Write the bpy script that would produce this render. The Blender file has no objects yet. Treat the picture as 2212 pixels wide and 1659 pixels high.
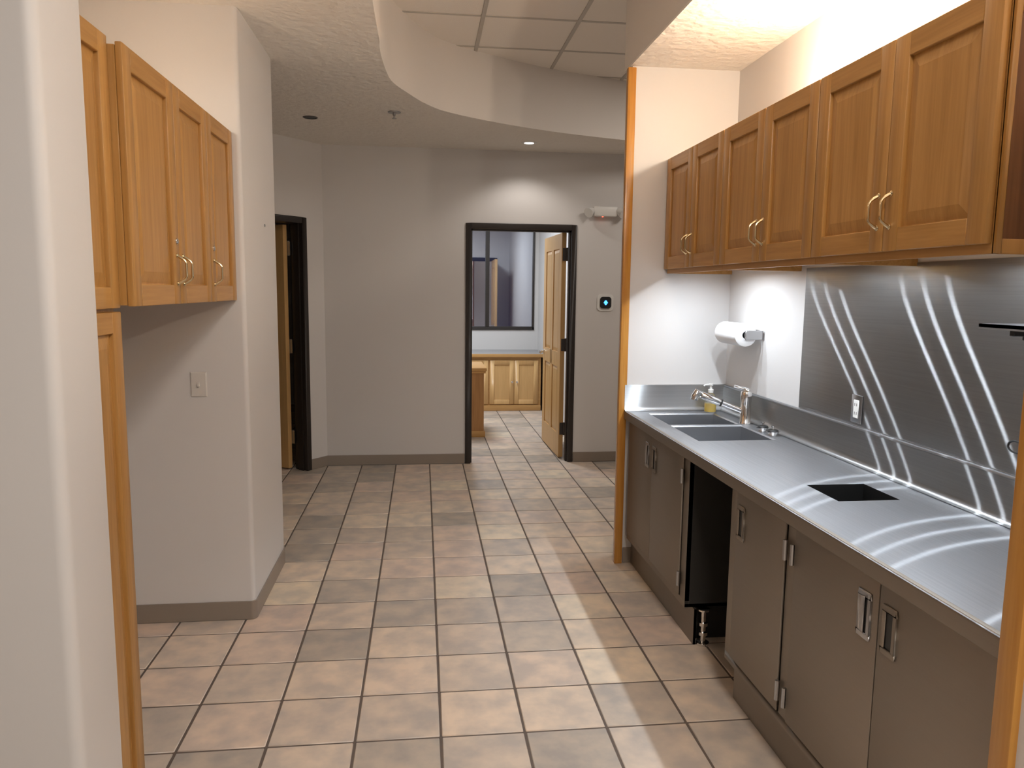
import bpy, bmesh, math, random
from mathutils import Vector, Matrix
random.seed(7)
scene = bpy.context.scene
col = scene.collection

# ------------------------------------------------------------------ camera
CAM = Vector((-0.06106, -2.53543, 1.59870))
RX = Vector((0.99298017, -0.11775707, 0.01112011))
UP = Vector((0.00369291, 0.12483361, 0.99217082))
FW = Vector((0.11822329, 0.98516488, -0.12439216))
cd = bpy.data.cameras.new('camera')
cam = bpy.data.objects.new('camera', cd); col.objects.link(cam)
cd.sensor_fit = 'HORIZONTAL'; cd.sensor_width = 36.0; cd.lens = 26.4103
cd.clip_start = 0.02; cd.clip_end = 100
m = Matrix.Identity(4)
for i in range(3):
    m[i][0] = RX[i]; m[i][1] = UP[i]; m[i][2] = -FW[i]; m[i][3] = CAM[i]
cam.matrix_world = m
scene.camera = cam

# ------------------------------------------------------------------ view + world (dusk sky outside the office window)
vs = scene.view_settings
vs.view_transform = 'Standard'; vs.look = 'None'; vs.gamma = 1.0; vs.use_curve_mapping = False
vs.exposure = 0.36
world = bpy.data.worlds.new('dusk'); scene.world = world
world.use_nodes = True
bg = world.node_tree.nodes['Background']
bg.inputs['Color'].default_value = (0.10, 0.16, 0.50, 1)
bg.inputs['Strength'].default_value = 0.22

# light levels (all used by the lamps built further down)
P_HALL = 50.0      # troffer over the hall, above the frame
P_PASSAGE_FILL = 18.0   # unseen fill panel added over the passage past the alcove
P_REAR = 20.0      # troffer behind the viewer
P_OFFICE = 42.0    # office troffer
P_CAN = 11.5       # recessed can over the office door
P_LED = 1.75        # each under-cabinet lamp
P_UP = 20.0        # each warm lamp on top of the wall cabinets
P_UPL = 1.5        # each warm lamp on top of the hanging cabinet
WARM = (1.0, 0.86, 0.69)
NEUT = (1.0, 0.92, 0.84)
COOL = (0.82, 0.91, 1.0)

# ------------------------------------------------------------------ materials
def newmat(name):
    mt = bpy.data.materials.new(name); mt.use_nodes = True
    nt = mt.node_tree; b = nt.nodes['Principled BSDF']
    return mt, nt, b
def pset(b, **k):
    for n, v in k.items():
        n = n.replace('_', ' ')
        if n in b.inputs: b.inputs[n].default_value = v
def simple(name, c, rough=0.5, metal=0.0, **k):
    mt, nt, b = newmat(name)
    b.inputs['Base Color'].default_value = (*c, 1); b.inputs['Roughness'].default_value = rough
    b.inputs['Metallic'].default_value = metal
    pset(b, **k)
    return mt
def node(nt, t, **k):
    n = nt.nodes.new(t)
    for a, v in k.items(): setattr(n, a, v)
    return n
def noise_bump(nt, b, scale, strength, dist=0.002, detail=4, stretch=None):
    tc = node(nt, 'ShaderNodeTexCoord'); mp = node(nt, 'ShaderNodeMapping')
    if stretch: mp.inputs['Scale'].default_value = stretch
    ns = node(nt, 'ShaderNodeTexNoise'); ns.inputs['Scale'].default_value = scale; ns.inputs['Detail'].default_value = detail
    bp = node(nt, 'ShaderNodeBump'); bp.inputs['Strength'].default_value = strength; bp.inputs['Distance'].default_value = dist
    nt.links.new(tc.outputs['Object'], mp.inputs['Vector']); nt.links.new(mp.outputs['Vector'], ns.inputs['Vector'])
    nt.links.new(ns.outputs['Fac'], bp.inputs['Height']); nt.links.new(bp.outputs['Normal'], b.inputs['Normal'])
    return ns, mp
def paint(name, c, rough=0.55, scale=90, strength=0.15, dist=0.001):
    mt, nt, b = newmat(name)
    b.inputs['Base Color'].default_value = (*c, 1); b.inputs['Roughness'].default_value = rough
    noise_bump(nt, b, scale, strength, dist)
    return mt
def wood(name, axis, c0=(0.36, 0.175, 0.042), c1=(0.50, 0.265, 0.080), rough=0.34):
    mt, nt, b = newmat(name)
    tc = node(nt, 'ShaderNodeTexCoord'); mp = node(nt, 'ShaderNodeMapping')
    s = [34.0, 34.0, 34.0]; s['xyz'.index(axis)] = 1.6
    mp.inputs['Scale'].default_value = s
    oi = node(nt, 'ShaderNodeObjectInfo')
    mul = node(nt, 'ShaderNodeVectorMath', operation='SCALE'); mul.inputs[0].default_value = (37.1, 11.3, 23.7)
    nt.links.new(oi.outputs['Random'], mul.inputs['Scale'])
    add = node(nt, 'ShaderNodeVectorMath', operation='ADD')
    nt.links.new(tc.outputs['Object'], mp.inputs['Vector'])
    nt.links.new(mp.outputs['Vector'], add.inputs[0]); nt.links.new(mul.outputs['Vector'], add.inputs[1])
    n1 = node(nt, 'ShaderNodeTexNoise'); n1.inputs['Scale'].default_value = 0.55; n1.inputs['Detail'].default_value = 6; n1.inputs['Distortion'].default_value = 1.2
    n2 = node(nt, 'ShaderNodeTexNoise'); n2.inputs['Scale'].default_value = 3.2; n2.inputs['Detail'].default_value = 3
    nt.links.new(add.outputs['Vector'], n1.inputs['Vector']); nt.links.new(add.outputs['Vector'], n2.inputs['Vector'])
    mx = node(nt, 'ShaderNodeMath', operation='MULTIPLY_ADD'); mx.inputs[1].default_value = 0.45
    nt.links.new(n2.outputs['Fac'], mx.inputs[0])
    sc = node(nt, 'ShaderNodeMath', operation='MULTIPLY'); sc.inputs[1].default_value = 0.62
    nt.links.new(n1.outputs['Fac'], sc.inputs[0]); nt.links.new(sc.outputs[0], mx.inputs[2])
    rp = node(nt, 'ShaderNodeValToRGB')
    rp.color_ramp.elements[0].position = 0.33; rp.color_ramp.elements[0].color = (*c0, 1)
    rp.color_ramp.elements[1].position = 0.66; rp.color_ramp.elements[1].color = (*c1, 1)
    nt.links.new(mx.outputs[0], rp.inputs['Fac']); nt.links.new(rp.outputs['Color'], b.inputs['Base Color'])
    b.inputs['Roughness'].default_value = rough
    bp = node(nt, 'ShaderNodeBump'); bp.inputs['Strength'].default_value = 0.12; bp.inputs['Distance'].default_value = 0.001
    nt.links.new(mx.outputs[0], bp.inputs['Height']); nt.links.new(bp.outputs['Normal'], b.inputs['Normal'])
    return mt
def steel(name, tangent, color=(0.60, 0.60, 0.60), rough=0.30, aniso=0.78, soft=0.35, softrough=0.42, grain=(0, 1, 0), streak=0.05):
    """brushed stainless: a lobe stretched across the grain plus a soft one"""
    mt = bpy.data.materials.new(name); mt.use_nodes = True; nt = mt.node_tree
    nt.nodes.remove(nt.nodes['Principled BSDF'])
    out = nt.nodes['Material Output']
    g = node(nt, 'ShaderNodeBsdfAnisotropic'); g.distribution = 'GGX'
    g.inputs['Color'].default_value = (*color, 1); g.inputs['Roughness'].default_value = rough
    g.inputs['Anisotropy'].default_value = aniso
    cx = node(nt, 'ShaderNodeCombineXYZ')
    for i in range(3): cx.inputs[i].default_value = tangent[i]
    nt.links.new(cx.outputs[0], g.inputs['Tangent'])
    s = node(nt, 'ShaderNodeBsdfAnisotropic'); s.distribution = 'GGX'
    s.inputs['Color'].default_value = (*color, 1); s.inputs['Roughness'].default_value = softrough; s.inputs['Anisotropy'].default_value = 0
    mx = node(nt, 'ShaderNodeMixShader'); mx.inputs[0].default_value = soft
    nt.links.new(g.outputs[0], mx.inputs[1]); nt.links.new(s.outputs[0], mx.inputs[2])
    nt.links.new(mx.outputs[0], out.inputs['Surface'])
    # faint smudges and brushing
    tc = node(nt, 'ShaderNodeTexCoord'); mp = node(nt, 'ShaderNodeMapping')
    mp.inputs['Scale'].default_value = [3 if abs(v) > .5 else 160 for v in grain]
    ns = node(nt, 'ShaderNodeTexNoise'); ns.inputs['Scale'].default_value = 1.0; ns.inputs['Detail'].default_value = 3
    nt.links.new(tc.outputs['Object'], mp.inputs['Vector']); nt.links.new(mp.outputs['Vector'], ns.inputs['Vector'])
    rp = node(nt, 'ShaderNodeValToRGB')
    rp.color_ramp.elements[0].position = 0.3; rp.color_ramp.elements[0].color = (*[c * (1 - streak) for c in color], 1)
    rp.color_ramp.elements[1].position = 0.7; rp.color_ramp.elements[1].color = (*[min(1, c * (1 + streak)) for c in color], 1)
    nt.links.new(ns.outputs['Fac'], rp.inputs['Fac'])
    nt.links.new(rp.outputs['Color'], g.inputs['Color']); nt.links.new(rp.outputs['Color'], s.inputs['Color'])
    return mt
def emit(name, c, s):
    mt, nt, b = newmat(name)
    b.inputs['Base Color'].default_value = (*c, 1)
    b.inputs['Emission Color'].default_value = (*c, 1); b.inputs['Emission Strength'].default_value = s
    return mt

M = {}
M['wall'] = paint('wall_paint', (0.655, 0.632, 0.615))
M['ceil'] = paint('ceiling_texture', (0.84, 0.795, 0.73), 0.8, 20, 1.0, 0.014)
M['ceilpaint'] = paint('bulkhead_paint', (0.72, 0.67, 0.62), 0.7, 60, 0.2)
M['cavity'] = simple('dark_cavity', (0.02, 0.018, 0.016), 0.8)
M['base'] = paint('rubber_base', (0.26, 0.215, 0.175), 0.35, 40, 0.05)
M['grout'] = paint('grout', (0.115, 0.088, 0.072), 0.9, 120, 0.4)
M['oakz'] = wood('oak_upright_grain', 'z')
M['oaky'] = wood('oak_level_grain', 'y')
M['oakx'] = wood('oak_cross_grain', 'x')
M['shaded_oak'] = wood('oak_with_shade_in_colour', 'z', (0.13, 0.05, 0.018), (0.21, 0.088, 0.032), 0.4)  # oak darkened to carry the shade on the cabinet end
M['trim'] = wood('varnished_trim', 'z', (0.42, 0.17, 0.028), (0.56, 0.27, 0.055), 0.22)
M['maplez'] = wood('light_oak_upright', 'z', (0.58, 0.345, 0.135), (0.68, 0.42, 0.175), 0.4)
M['maplex'] = wood('light_oak_cross', 'x', (0.50, 0.27, 0.09), (0.58, 0.33, 0.12), 0.4)
M['steel_wall'] = steel('brushed_steel_panel', (0, 1, 0), (0.39, 0.39, 0.39), 0.26, 0.96, 0.74, 0.34)
M['steel_top'] = steel('brushed_steel_top', (0, 1, 0), (0.47, 0.475, 0.49), 0.28, 0.93, 0.88, 0.40)
M['steel_end'] = steel('brushed_steel_end', (1, 0, 0), (0.55, 0.55, 0.55), grain=(1, 0, 0))
M['steel_cab'] = steel('satin_steel_front', (0, 1, 0), (0.37, 0.33, 0.285), 0.5, 0.4, 0.6, 0.55, streak=0.012)
M['steel_sink'] = simple('sink_steel', (0.42, 0.43, 0.45), 0.38, 1.0)
M['chrome'] = simple('chrome', (0.80, 0.79, 0.78), 0.10, 1.0)
M['satin'] = simple('satin_metal', (0.42, 0.42, 0.43), 0.3, 1.0)
M['brass'] = simple('antique_brass', (0.62, 0.50, 0.31), 0.22, 1.0)
M['hinge'] = simple('dark_hinge', (0.10, 0.09, 0.085), 0.4, 0.8)
M['frame'] = simple('dark_bronze_frame', (0.022, 0.016, 0.013), 0.42)
M['black'] = simple('black_plastic', (0.012, 0.012, 0.012), 0.4)
M['darkpanel'] = simple('unlit_panel', (0.03, 0.027, 0.024), 0.6)  # shade of enclosed spaces put into the colour
M['white'] = simple('white_plastic', (0.78, 0.77, 0.74), 0.35)
M['switch'] = simple('almond_plastic', (0.66, 0.63, 0.59), 0.35)
M['paper'] = paint('paper_towel', (0.88, 0.88, 0.88), 0.9, 160, 0.5)
M['soap'] = simple('yellow_soap', (0.85, 0.55, 0.02), 0.15)
M['clear'] = simple('clear_plastic', (0.9, 0.93, 0.9), 0.05, 0, Transmission_Weight=0.9, IOR=1.3)
M['laminate'] = simple('grey_laminate', (0.30, 0.29, 0.29), 0.35)
M['red'] = emit('red_indicator', (1.0, 0.06, 0.03), 6)
M['blue'] = emit('blue_display', (0.04, 0.22, 1.0), 3.5)
M['lamp_cool'] = emit('cool_lamp', COOL, 25)
M['lamp_warm'] = emit('warm_lamp', WARM, 20)
M['lamp_can'] = emit('can_lamp', (1.0, 0.95, 0.88), 9)
M['panel_light'] = emit('troffer_lens', NEUT, 2.0)

def tile_mat():
    mt, nt, b = newmat('stoneware_tile')
    ge = node(nt, 'ShaderNodeNewGeometry')
    sc = node(nt, 'ShaderNodeVectorMath', operation='SCALE'); sc.inputs['Scale'].default_value = 1 / 0.305
    fl = node(nt, 'ShaderNodeVectorMath', operation='FLOOR')
    sep = node(nt, 'ShaderNodeSeparateXYZ'); cmb = node(nt, 'ShaderNodeCombineXYZ')
    nt.links.new(ge.outputs['Position'], sc.inputs[0]); nt.links.new(sc.outputs[0], fl.inputs[0])
    nt.links.new(fl.outputs[0], sep.inputs[0]); nt.links.new(sep.outputs[0], cmb.inputs[0]); nt.links.new(sep.outputs[1], cmb.inputs[1])
    wn = node(nt, 'ShaderNodeTexWhiteNoise', noise_dimensions='3D'); nt.links.new(cmb.outputs[0], wn.inputs['Vector'])
    rp = node(nt, 'ShaderNodeValToRGB')
    cols = [(0.0, (0.41, 0.36, 0.31)), (0.12, (0.49, 0.43, 0.37)), (0.34, (0.59, 0.50, 0.425)), (0.55, (0.67, 0.565, 0.46)), (0.75, (0.63, 0.51, 0.435)), (1.0, (0.73, 0.63, 0.50))]
    el = rp.color_ramp.elements
    el[0].position, el[0].color = cols[0][0], (*cols[0][1], 1); el[1].position, el[1].color = cols[-1][0], (*cols[-1][1], 1)
    for p_, c_ in cols[1:-1]:
        e = el.new(p_); e.color = (*c_, 1)
    nt.links.new(wn.outputs['Value'], rp.inputs['Fac'])
    off = node(nt, 'ShaderNodeVectorMath', operation='MULTIPLY_ADD'); off.inputs[1].default_value = (7.3, 7.3, 7.3)
    nt.links.new(wn.outputs['Color'], off.inputs[0]); nt.links.new(ge.outputs['Position'], off.inputs[2])
    n1 = node(nt, 'ShaderNodeTexNoise'); n1.inputs['Scale'].default_value = 9; n1.inputs['Detail'].default_value = 7
    nt.links.new(off.outputs[0], n1.inputs['Vector'])
    r2 = node(nt, 'ShaderNodeValToRGB')
    r2.color_ramp.elements[0].position = 0.35; r2.color_ramp.elements[0].color = (0.78, 0.80, 0.83, 1)
    r2.color_ramp.elements[1].position = 0.65; r2.color_ramp.elements[1].color = (1.10, 1.06, 1.0, 1)
    nt.links.new(n1.outputs['Fac'], r2.inputs['Fac'])
    mx = node(nt, 'ShaderNodeMix', data_type='RGBA', blend_type='MULTIPLY'); mx.inputs['Factor'].default_value = 1
    nt.links.new(rp.outputs['Color'], mx.inputs[6]); nt.links.new(r2.outputs['Color'], mx.inputs[7])
    nt.links.new(mx.outputs[2], b.inputs['Base Color'])
    b.inputs['Roughness'].default_value = 0.42
    bp = node(nt, 'ShaderNodeBump'); bp.inputs['Strength'].default_value = 0.25; bp.inputs['Distance'].default_value = 0.002
    nt.links.new(n1.outputs['Fac'], bp.inputs['Height']); nt.links.new(bp.outputs['Normal'], b.inputs['Normal'])
    return mt
M['tile'] = tile_mat()
def glass_mat():
    mt = bpy.data.materials.new('night_window_glass'); mt.use_nodes = True; nt = mt.node_tree
    nt.nodes.remove(nt.nodes['Principled BSDF']); out = nt.nodes['Material Output']
    g = node(nt, 'ShaderNodeBsdfAnisotropic'); g.inputs['Color'].default_value = (0.95, 0.97, 1, 1); g.inputs['Roughness'].default_value = 0.02
    t = node(nt, 'ShaderNodeBsdfTransparent'); t.inputs['Color'].default_value = (0.7, 0.75, 0.85, 1)
    mx = node(nt, 'ShaderNodeMixShader'); mx.inputs[0].default_value = 0.55
    nt.links.new(t.outputs[0], mx.inputs[1]); nt.links.new(g.outputs[0], mx.inputs[2]); nt.links.new(mx.outputs[0], out.inputs['Surface'])
    return mt
M['glass'] = glass_mat()
def acoustic():
    mt, nt, b = newmat('acoustic_tile')
    b.inputs['Base Color'].default_value = (0.86, 0.80, 0.725, 1); b.inputs['Roughness'].default_value = 0.9
    noise_bump(nt, b, 140, 0.5, 0.002, 3)
    return mt
M['acoustic'] = acoustic()
M['tbar'] = simple('grid_bar_enamel', (0.50, 0.46, 0.41), 0.5)

# ------------------------------------------------------------------ mesh helpers
class MB:
    def __init__(s): s.v = []; s.f = []
    def add(s, vs, fs):
        o = len(s.v); s.v += [tuple(v) for v in vs]; s.f += [tuple(i + o for i in f) for f in fs]; return s
    def box(s, x0, x1, y0, y1, z0, z1):
        if x0 > x1: x0, x1 = x1, x0
        if y0 > y1: y0, y1 = y1, y0
        if z0 > z1: z0, z1 = z1, z0
        return s.add([(x0,y0,z0),(x1,y0,z0),(x1,y1,z0),(x0,y1,z0),(x0,y0,z1),(x1,y0,z1),(x1,y1,z1),(x0,y1,z1)],
                     [(3,2,1,0),(4,5,6,7),(0,1,5,4),(1,2,6,5),(2,3,7,6),(3,0,4,7)])
    def prism(s, poly, z0, z1):
        n = len(poly)
        a = sum(poly[i][0]*poly[(i+1)%n][1]-poly[(i+1)%n][0]*poly[i][1] for i in range(n))
        if a < 0: poly = poly[::-1]
        return s.add([(x,y,z0) for x,y in poly]+[(x,y,z1) for x,y in poly],
                     [tuple(range(n))[::-1], tuple(range(n,2*n))]+[(i,(i+1)%n,(i+1)%n+n,i+n) for i in range(n)])
    def tube(s, path, r, seg=10, caps=True, rs=None):
        P = [Vector(p) for p in path]; n = len(P); rings = []
        t0 = (P[1]-P[0]).normalized(); a = Vector((0,0,1)) if abs(t0.z) < .9 else Vector((1,0,0))
        u = t0.cross(a).normalized()
        for i in range(n):
            t = ((P[min(i+1,n-1)]-P[i]).normalized()+(P[i]-P[max(i-1,0)]).normalized()).normalized()
            u = (u - t*u.dot(t)).normalized(); w = t.cross(u); rr = rs[i] if rs else r
            rings.append([P[i]+(u*math.cos(2*math.pi*k/seg)+w*math.sin(2*math.pi*k/seg))*rr for k in range(seg)])
        vs = [v for r_ in rings for v in r_]
        fs = [(i*seg+k, i*seg+(k+1)%seg, (i+1)*seg+(k+1)%seg, (i+1)*seg+k) for i in range(n-1) for k in range(seg)]
        if caps: fs += [tuple(range(seg))[::-1], tuple((n-1)*seg+k for k in range(seg))]
        return s.add(vs, fs)
    def lathe(s, prof, c, axis='z', seg=24, closed=False):
        vs = []
        for r, h in prof:
            for k in range(seg):
                a = 2*math.pi*k/seg; p, q = r*math.cos(a), r*math.sin(a)
                d = {'z': (p,q,h), 'y': (q,h,p), 'x': (h,p,q)}[axis]
                vs.append((c[0]+d[0], c[1]+d[1], c[2]+d[2]))
        n = len(prof); fs = []
        for i in range(n if closed else n-1):
            j = (i+1) % n
            fs += [(i*seg+k, i*seg+(k+1)%seg, j*seg+(k+1)%seg, j*seg+k) for k in range(seg)]
        if not closed:
            if prof[0][0] > 1e-5: fs.append(tuple(range(seg))[::-1])
            if prof[-1][0] > 1e-5: fs.append(tuple((n-1)*seg+k for k in range(seg)))
        return s.add(vs, fs)

def root_of(o):
    while o.parent: o = o.parent
    return o
def obj(name, mb, mat, parent=None, bevel=0.0, seg=2, smooth=False, local=False):
    off = Vector((0,0,0)); loc = None
    if parent is not None:
        if not local: off = Vector(root_of(parent)['_o'])
    elif not local:
        xs, ys, zs = zip(*mb.v)
        loc = Vector(((min(xs)+max(xs))/2, (min(ys)+max(ys))/2, min(zs))); off = loc
    me = bpy.data.meshes.new(name)
    me.from_pydata([(v[0]-off.x, v[1]-off.y, v[2]-off.z) for v in mb.v], [], mb.f)
    bm = bmesh.new(); bm.from_mesh(me)
    bmesh.ops.remove_doubles(bm, verts=bm.verts, dist=1e-6)
    bmesh.ops.recalc_face_normals(bm, faces=bm.faces)
    if bevel > 0:
        ed = [e for e in bm.edges if len(e.link_faces) == 2 and e.calc_face_angle(0) > 0.6]
        bmesh.ops.bevel(bm, geom=ed, offset=bevel, segments=seg, profile=0.5, affect='EDGES', clamp_overlap=True)
    bm.to_mesh(me); bm.free()
    if smooth or bevel > 0:
        for p in me.polygons: p.use_smooth = True
        me.set_sharp_from_angle(angle=math.radians(40))
    me.materials.append(M[mat] if isinstance(mat, str) else mat)
    o = bpy.data.objects.new(name, me); col.objects.link(o)
    if parent is not None: o.parent = parent
    elif loc is not None: o.location = loc; o['_o'] = tuple(loc)
    else: o['_o'] = (0, 0, 0)
    return o
def tag(o, label, cat=None, group=None, kind=None):
    o['label'] = label
    if cat: o['category'] = cat
    if group: o['group'] = group
    if kind: o['kind'] = kind
    return o
def thing(name, loc, label, cat, group=None, rz=0.0):
    o = bpy.data.objects.new(name, None); col.objects.link(o)
    o.empty_display_size = 0.05
    o.location = loc; o.rotation_euler = (0, 0, rz); o['_o'] = tuple(loc)
    return tag(o, label, cat, group)
def struct(name, mb, mat, label, parent=None, **k):
    o = obj(name, mb, mat, parent, **k)
    if parent is None: tag(o, label, None, None, 'structure')
    return o
def light(name, kind, loc, power, color, parent, rot=None, **k):
    ld = bpy.data.lights.new(name, kind); ld.energy = power; ld.color = color
    for a, v in k.items(): setattr(ld, a, v)
    o = bpy.data.objects.new(name, ld); col.objects.link(o)
    o.parent = parent
    o.location = Vector(loc) - Vector(root_of(parent)['_o'])
    if rot: o.rotation_euler = rot
    return o
def rounded(poly, radii, n=6):
    out = []; N = len(poly)
    for i in range(N):
        r = radii[i]; p = Vector(poly[i])
        if r <= 0: out.append(tuple(p)); continue
        a = (Vector(poly[i-1])-p).normalized(); b = (Vector(poly[(i+1)%N])-p).normalized()
        ang = a.angle(b); d = r/math.tan(ang/2); c = p+(a+b).normalized()*(r/math.sin(ang/2))
        s, e = p+a*d, p+b*d
        a0 = math.atan2(s.y-c.y, s.x-c.x); a1 = math.atan2(e.y-c.y, e.x-c.x)
        da = (a1-a0+math.pi) % (2*math.pi) - math.pi
        for k in range(n+1):
            t = a0+da*k/n; out.append((c.x+r*math.cos(t), c.y+r*math.sin(t)))
    return out

ZC, ZT = 2.82, 3.28      # dropped drywall ceiling, raised grid ceiling
T = 0.305
# ------------------------------------------------------------------ floor
floor = struct('floor', MB().box(-4.2, 4.2, -5.5, 8.0, -0.12, -0.003), 'grout', 'tiled floor of square beige and grey stoneware tiles with dark grout')
def project(p):
    d = Vector(p)-CAM; z = d.dot(FW)
    if z < 0.2: return None
    return 1106+1622.77*d.dot(RX)/z, 829.5-1622.77*d.dot(UP)/z
tb = MB().box(-0.1482, 0.1482, -0.1482, 0.1482, -0.009, 0.0)
near, rest = [], []
for i in range(-14, 14):
    for r in range(-19, 27):
        c = ((i+.5)*T, (r+.5)*T)
        if abs(c[0]) > 4.1 or not (-5.4 < c[1] < 7.95): continue
        inview = False
        for dx in (-.15, .15):
            for dy in (-.15, .15):
                q = project((c[0]+dx, c[1]+dy, 0))
                if q and 230 < q[0] < 1720 and 870 < q[1] < 1680: inview = True
        hid = (c[1] < 1.65 and (c[0] > 1.37 and not (.1 < c[1] < .65))) or (c[0] < -1.5) or (1.1 < c[1] < 1.85 and c[0] < -1.0) or (c[1] < -.35 and c[0] < -.9) \
            or (c[1] > 4.6 and (c[0] < 0.3 or c[0] > 1.53)) or (c[1] > 7.32) or (c[0] > 2.0)
        (near if inview and not hid else rest).append(c)
near.sort(key=lambda c: c[1]); rest += near[300:]; near = near[:300]
proto = None
for c in near:
    if proto is None:
        proto = o = obj('floor_tile', tb, 'tile', floor, bevel=0.003, seg=1, local=True)
    else:
        o = proto.copy(); col.objects.link(o); o.parent = floor
    o.location = Vector((c[0], c[1], random.uniform(-.0006, 0)))-Vector(floor['_o'])
    o.rotation_euler = (random.uniform(-.0015, .0015), random.uniform(-.0015, .0015), 0)
rb = MB()
for c in rest: rb.box(c[0]-.1482, c[0]+.1482, c[1]-.1482, c[1]+.1482, -.009, 0)
rf = obj('floor_tile_field', rb, 'tile', floor); rf['kind'] = 'stuff'

# ------------------------------------------------------------------ walls
XO = 1.075                      # hall side of the kitchen alcove
XB = 1.70                       # back wall of the alcove
YE, YN = 1.65, -1.265           # far and near ends of the alcove
YF = 4.273                      # hall's far wall
struct('wall_left', MB().prism(rounded([(-2.6,1.061),(-0.868,1.061),(-0.868,1.862),(-2.6,1.862)], [0,.022,.045,0]), -.003, ZC), 'wall',
       'grey painted wall block with rounded corners beside the wooden cabinets', smooth=True)
struct('wall_cabinet_niche', MB().box(-1.68, -1.55, -0.46, 1.061, -.003, ZC), 'wall', 'painted wall behind the wooden cabinets')
struct('wall_near_left', MB().prism(rounded([(-4.2,-.70),(-.90,-.70),(-.90,-.462),(-4.2,-.462)], [0,.03,.006,0]), -.003, ZC), 'wall',
       'pale grey wall end with rounded corner in front of tall wooden cabinet', smooth=True)
struct('wall_outer_left', MB().box(-4.3, -4.2, -5.5, 8.1, -.1, 3.4), 'wall', 'outer wall beyond the dark side room')
struct('wall_outer_right', MB().box(4.2, 4.3, -5.5, 8.1, -.1, 3.4), 'wall', 'outer wall at the end of the passage past the alcove')
struct('wall_rear', MB().box(-4.3, 4.3, -5.6, -5.5, -.1, 3.4), 'wall', 'rear hall wall opposite the office wall')
# far wall with the office doorway and a second doorway farther right
fw = MB().box(-.917, .325, YF, YF+.13, -.003, ZC).box(.325, 1.335, YF, YF+.13, 2.185, ZC).box(1.335, 1.76, YF, YF+.13, -.003, ZC)
fw.box(1.76, 2.76, YF, YF+.13, 2.185, ZC).box(2.76, 4.2, YF, YF+.13, -.003, ZC)
struct('wall_far', fw, 'wall', 'far hall wall with a dark framed doorway into the office')
# angled wall with the left doorway
A = Vector((-.917, 4.273)); D = Vector((-.632, -.775)).normalized(); N = Vector((-D.y*-1, D.x*-1)); N = Vector((D.y, -D.x))
if N.dot(Vector((-1, 1))) < 0: N = -N
def quad(s0, s1, t0, t1):
    return [tuple(A+D*s+N*t) for s, t in ((s0,t0),(s1,t0),(s1,t1),(s0,t1))]
aw = MB().prism(quad(-.02, .195, 0, .13), -.003, ZC).prism(quad(1.205, 2.3, 0, .13), -.003, ZC).prism(quad(.195, 1.205, 0, .13), 2.185, ZC)
struct('wall_angled', aw, 'wall', 'angled hall wall with a dark framed doorway ajar')
struct('wall_hall_left', MB().box(-2.7, -2.6, 1.0, 2.6, -.003, ZC), 'wall', 'wall closing the side passage beside the angled doorway')
# office beyond the doorway
struct('wall_office_right', MB().box(1.56, 1.66, YF+.13, 8.0, -.003, ZC), 'wall', 'office wall behind the open oak door')
struct('wall_office_left', MB().box(-1.12, -1.02, YF+.13, 8.0, -.003, ZC), 'wall', 'office wall facing the open oak door')
WX0, WX1, WZ0, WZ1 = -.9, 1.50, 1.04, 2.62
ow = MB().box(-4.2, WX0, 7.99, 8.12, -.003, ZC).box(WX1, 4.2, 7.99, 8.12, -.003, ZC).box(WX0, WX1, 7.99, 8.12, -.003, WZ0).box(WX0, WX1, 7.99, 8.12, WZ1, ZC)
struct('wall_office_back', ow, 'wall', 'back wall of the office under and around the dark window')
# kitchen alcove
struct('wall_alcove_end', MB().box(XO+.012, 1.83, YE, YE+.125, -.003, ZC), 'wall', 'bright end wall of the kitchen alcove above the sink')
struct('wall_alcove_back', MB().box(XB, 1.83, -1.40, YE+.125, -.003, ZC), 'wall', 'back wall of the kitchen alcove behind the counter')
struct('wall_alcove_near', MB().box(XO, 4.2, -1.40, YN, -.003, ZC), 'wall', 'end wall of the kitchen alcove by the small steel shelf')
struct('wall_header', MB().box(XO, 1.83, -1.40, YE+.125, ZC+.012, ZT+.02), 'ceilpaint', 'header above the opening of the kitchen alcove')
struct('ceiling_alcove', MB().box(XO+.001, 1.83, -1.399, YE+.124, ZC, ZC+.012), 'ceil', 'textured ceiling of the kitchen alcove lit from the cabinet tops')

# ------------------------------------------------------------------ ceilings
curve = [(-.268,-5.5),(-.268,.9),(-.270,1.35),(-.272,1.677),(-.250,2.069),(-.213,2.25),(-.149,2.417),(-.075,2.60),(.01,2.76),(.096,2.874),(.25,3.005),(.441,3.136),(.70,3.29),(.972,3.422),(1.27,3.535),(1.563,3.63),(2.2,3.80),(4.2,4.15)]
def catmull(P, n=6):
    out = [P[0]]
    for i in range(len(P)-1):
        p0, p1, p2, p3 = P[max(i-1,0)], P[i], P[i+1], P[min(i+2,len(P)-1)]
        k = 1 if i in (0, len(P)-2) else n
        for j in range(1, k+1):
            t = j/k
            if k == 1: out.append(p2); continue
            out.append(tuple(.5*(2*b+(c-a)*t+(2*a-5*b+4*c-d)*t*t+(-a+3*b-3*c+d)*t**3) for a, b, c, d in zip(p0, p1, p2, p3)))
    return out
cv = catmull(curve)
lower = MB().prism(cv+[(4.2,8.1),(-4.2,8.1),(-4.2,-5.5)], ZC, ZT+.03)
ce = struct('ceiling', lower, 'ceil', 'textured dropped ceiling with a curved edge around the raised tiled ceiling', smooth=True)
ce.data.materials.append(M['ceilpaint'])
for p in ce.data.polygons:
    if abs(p.normal.z) < .5: p.material_index = 1
rc = struct('ceiling_raised', MB().box(-.3, 4.2, -5.5, 4.2, ZT+.03, ZT+.10), 'cavity', 'raised ceiling of square white acoustic tiles in a metal grid')
gx = [.323+.606*k for k in range(-1, 7)]; gy = [2.36+.602*k for k in range(-13, 4)]
TROFFER = []
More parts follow.
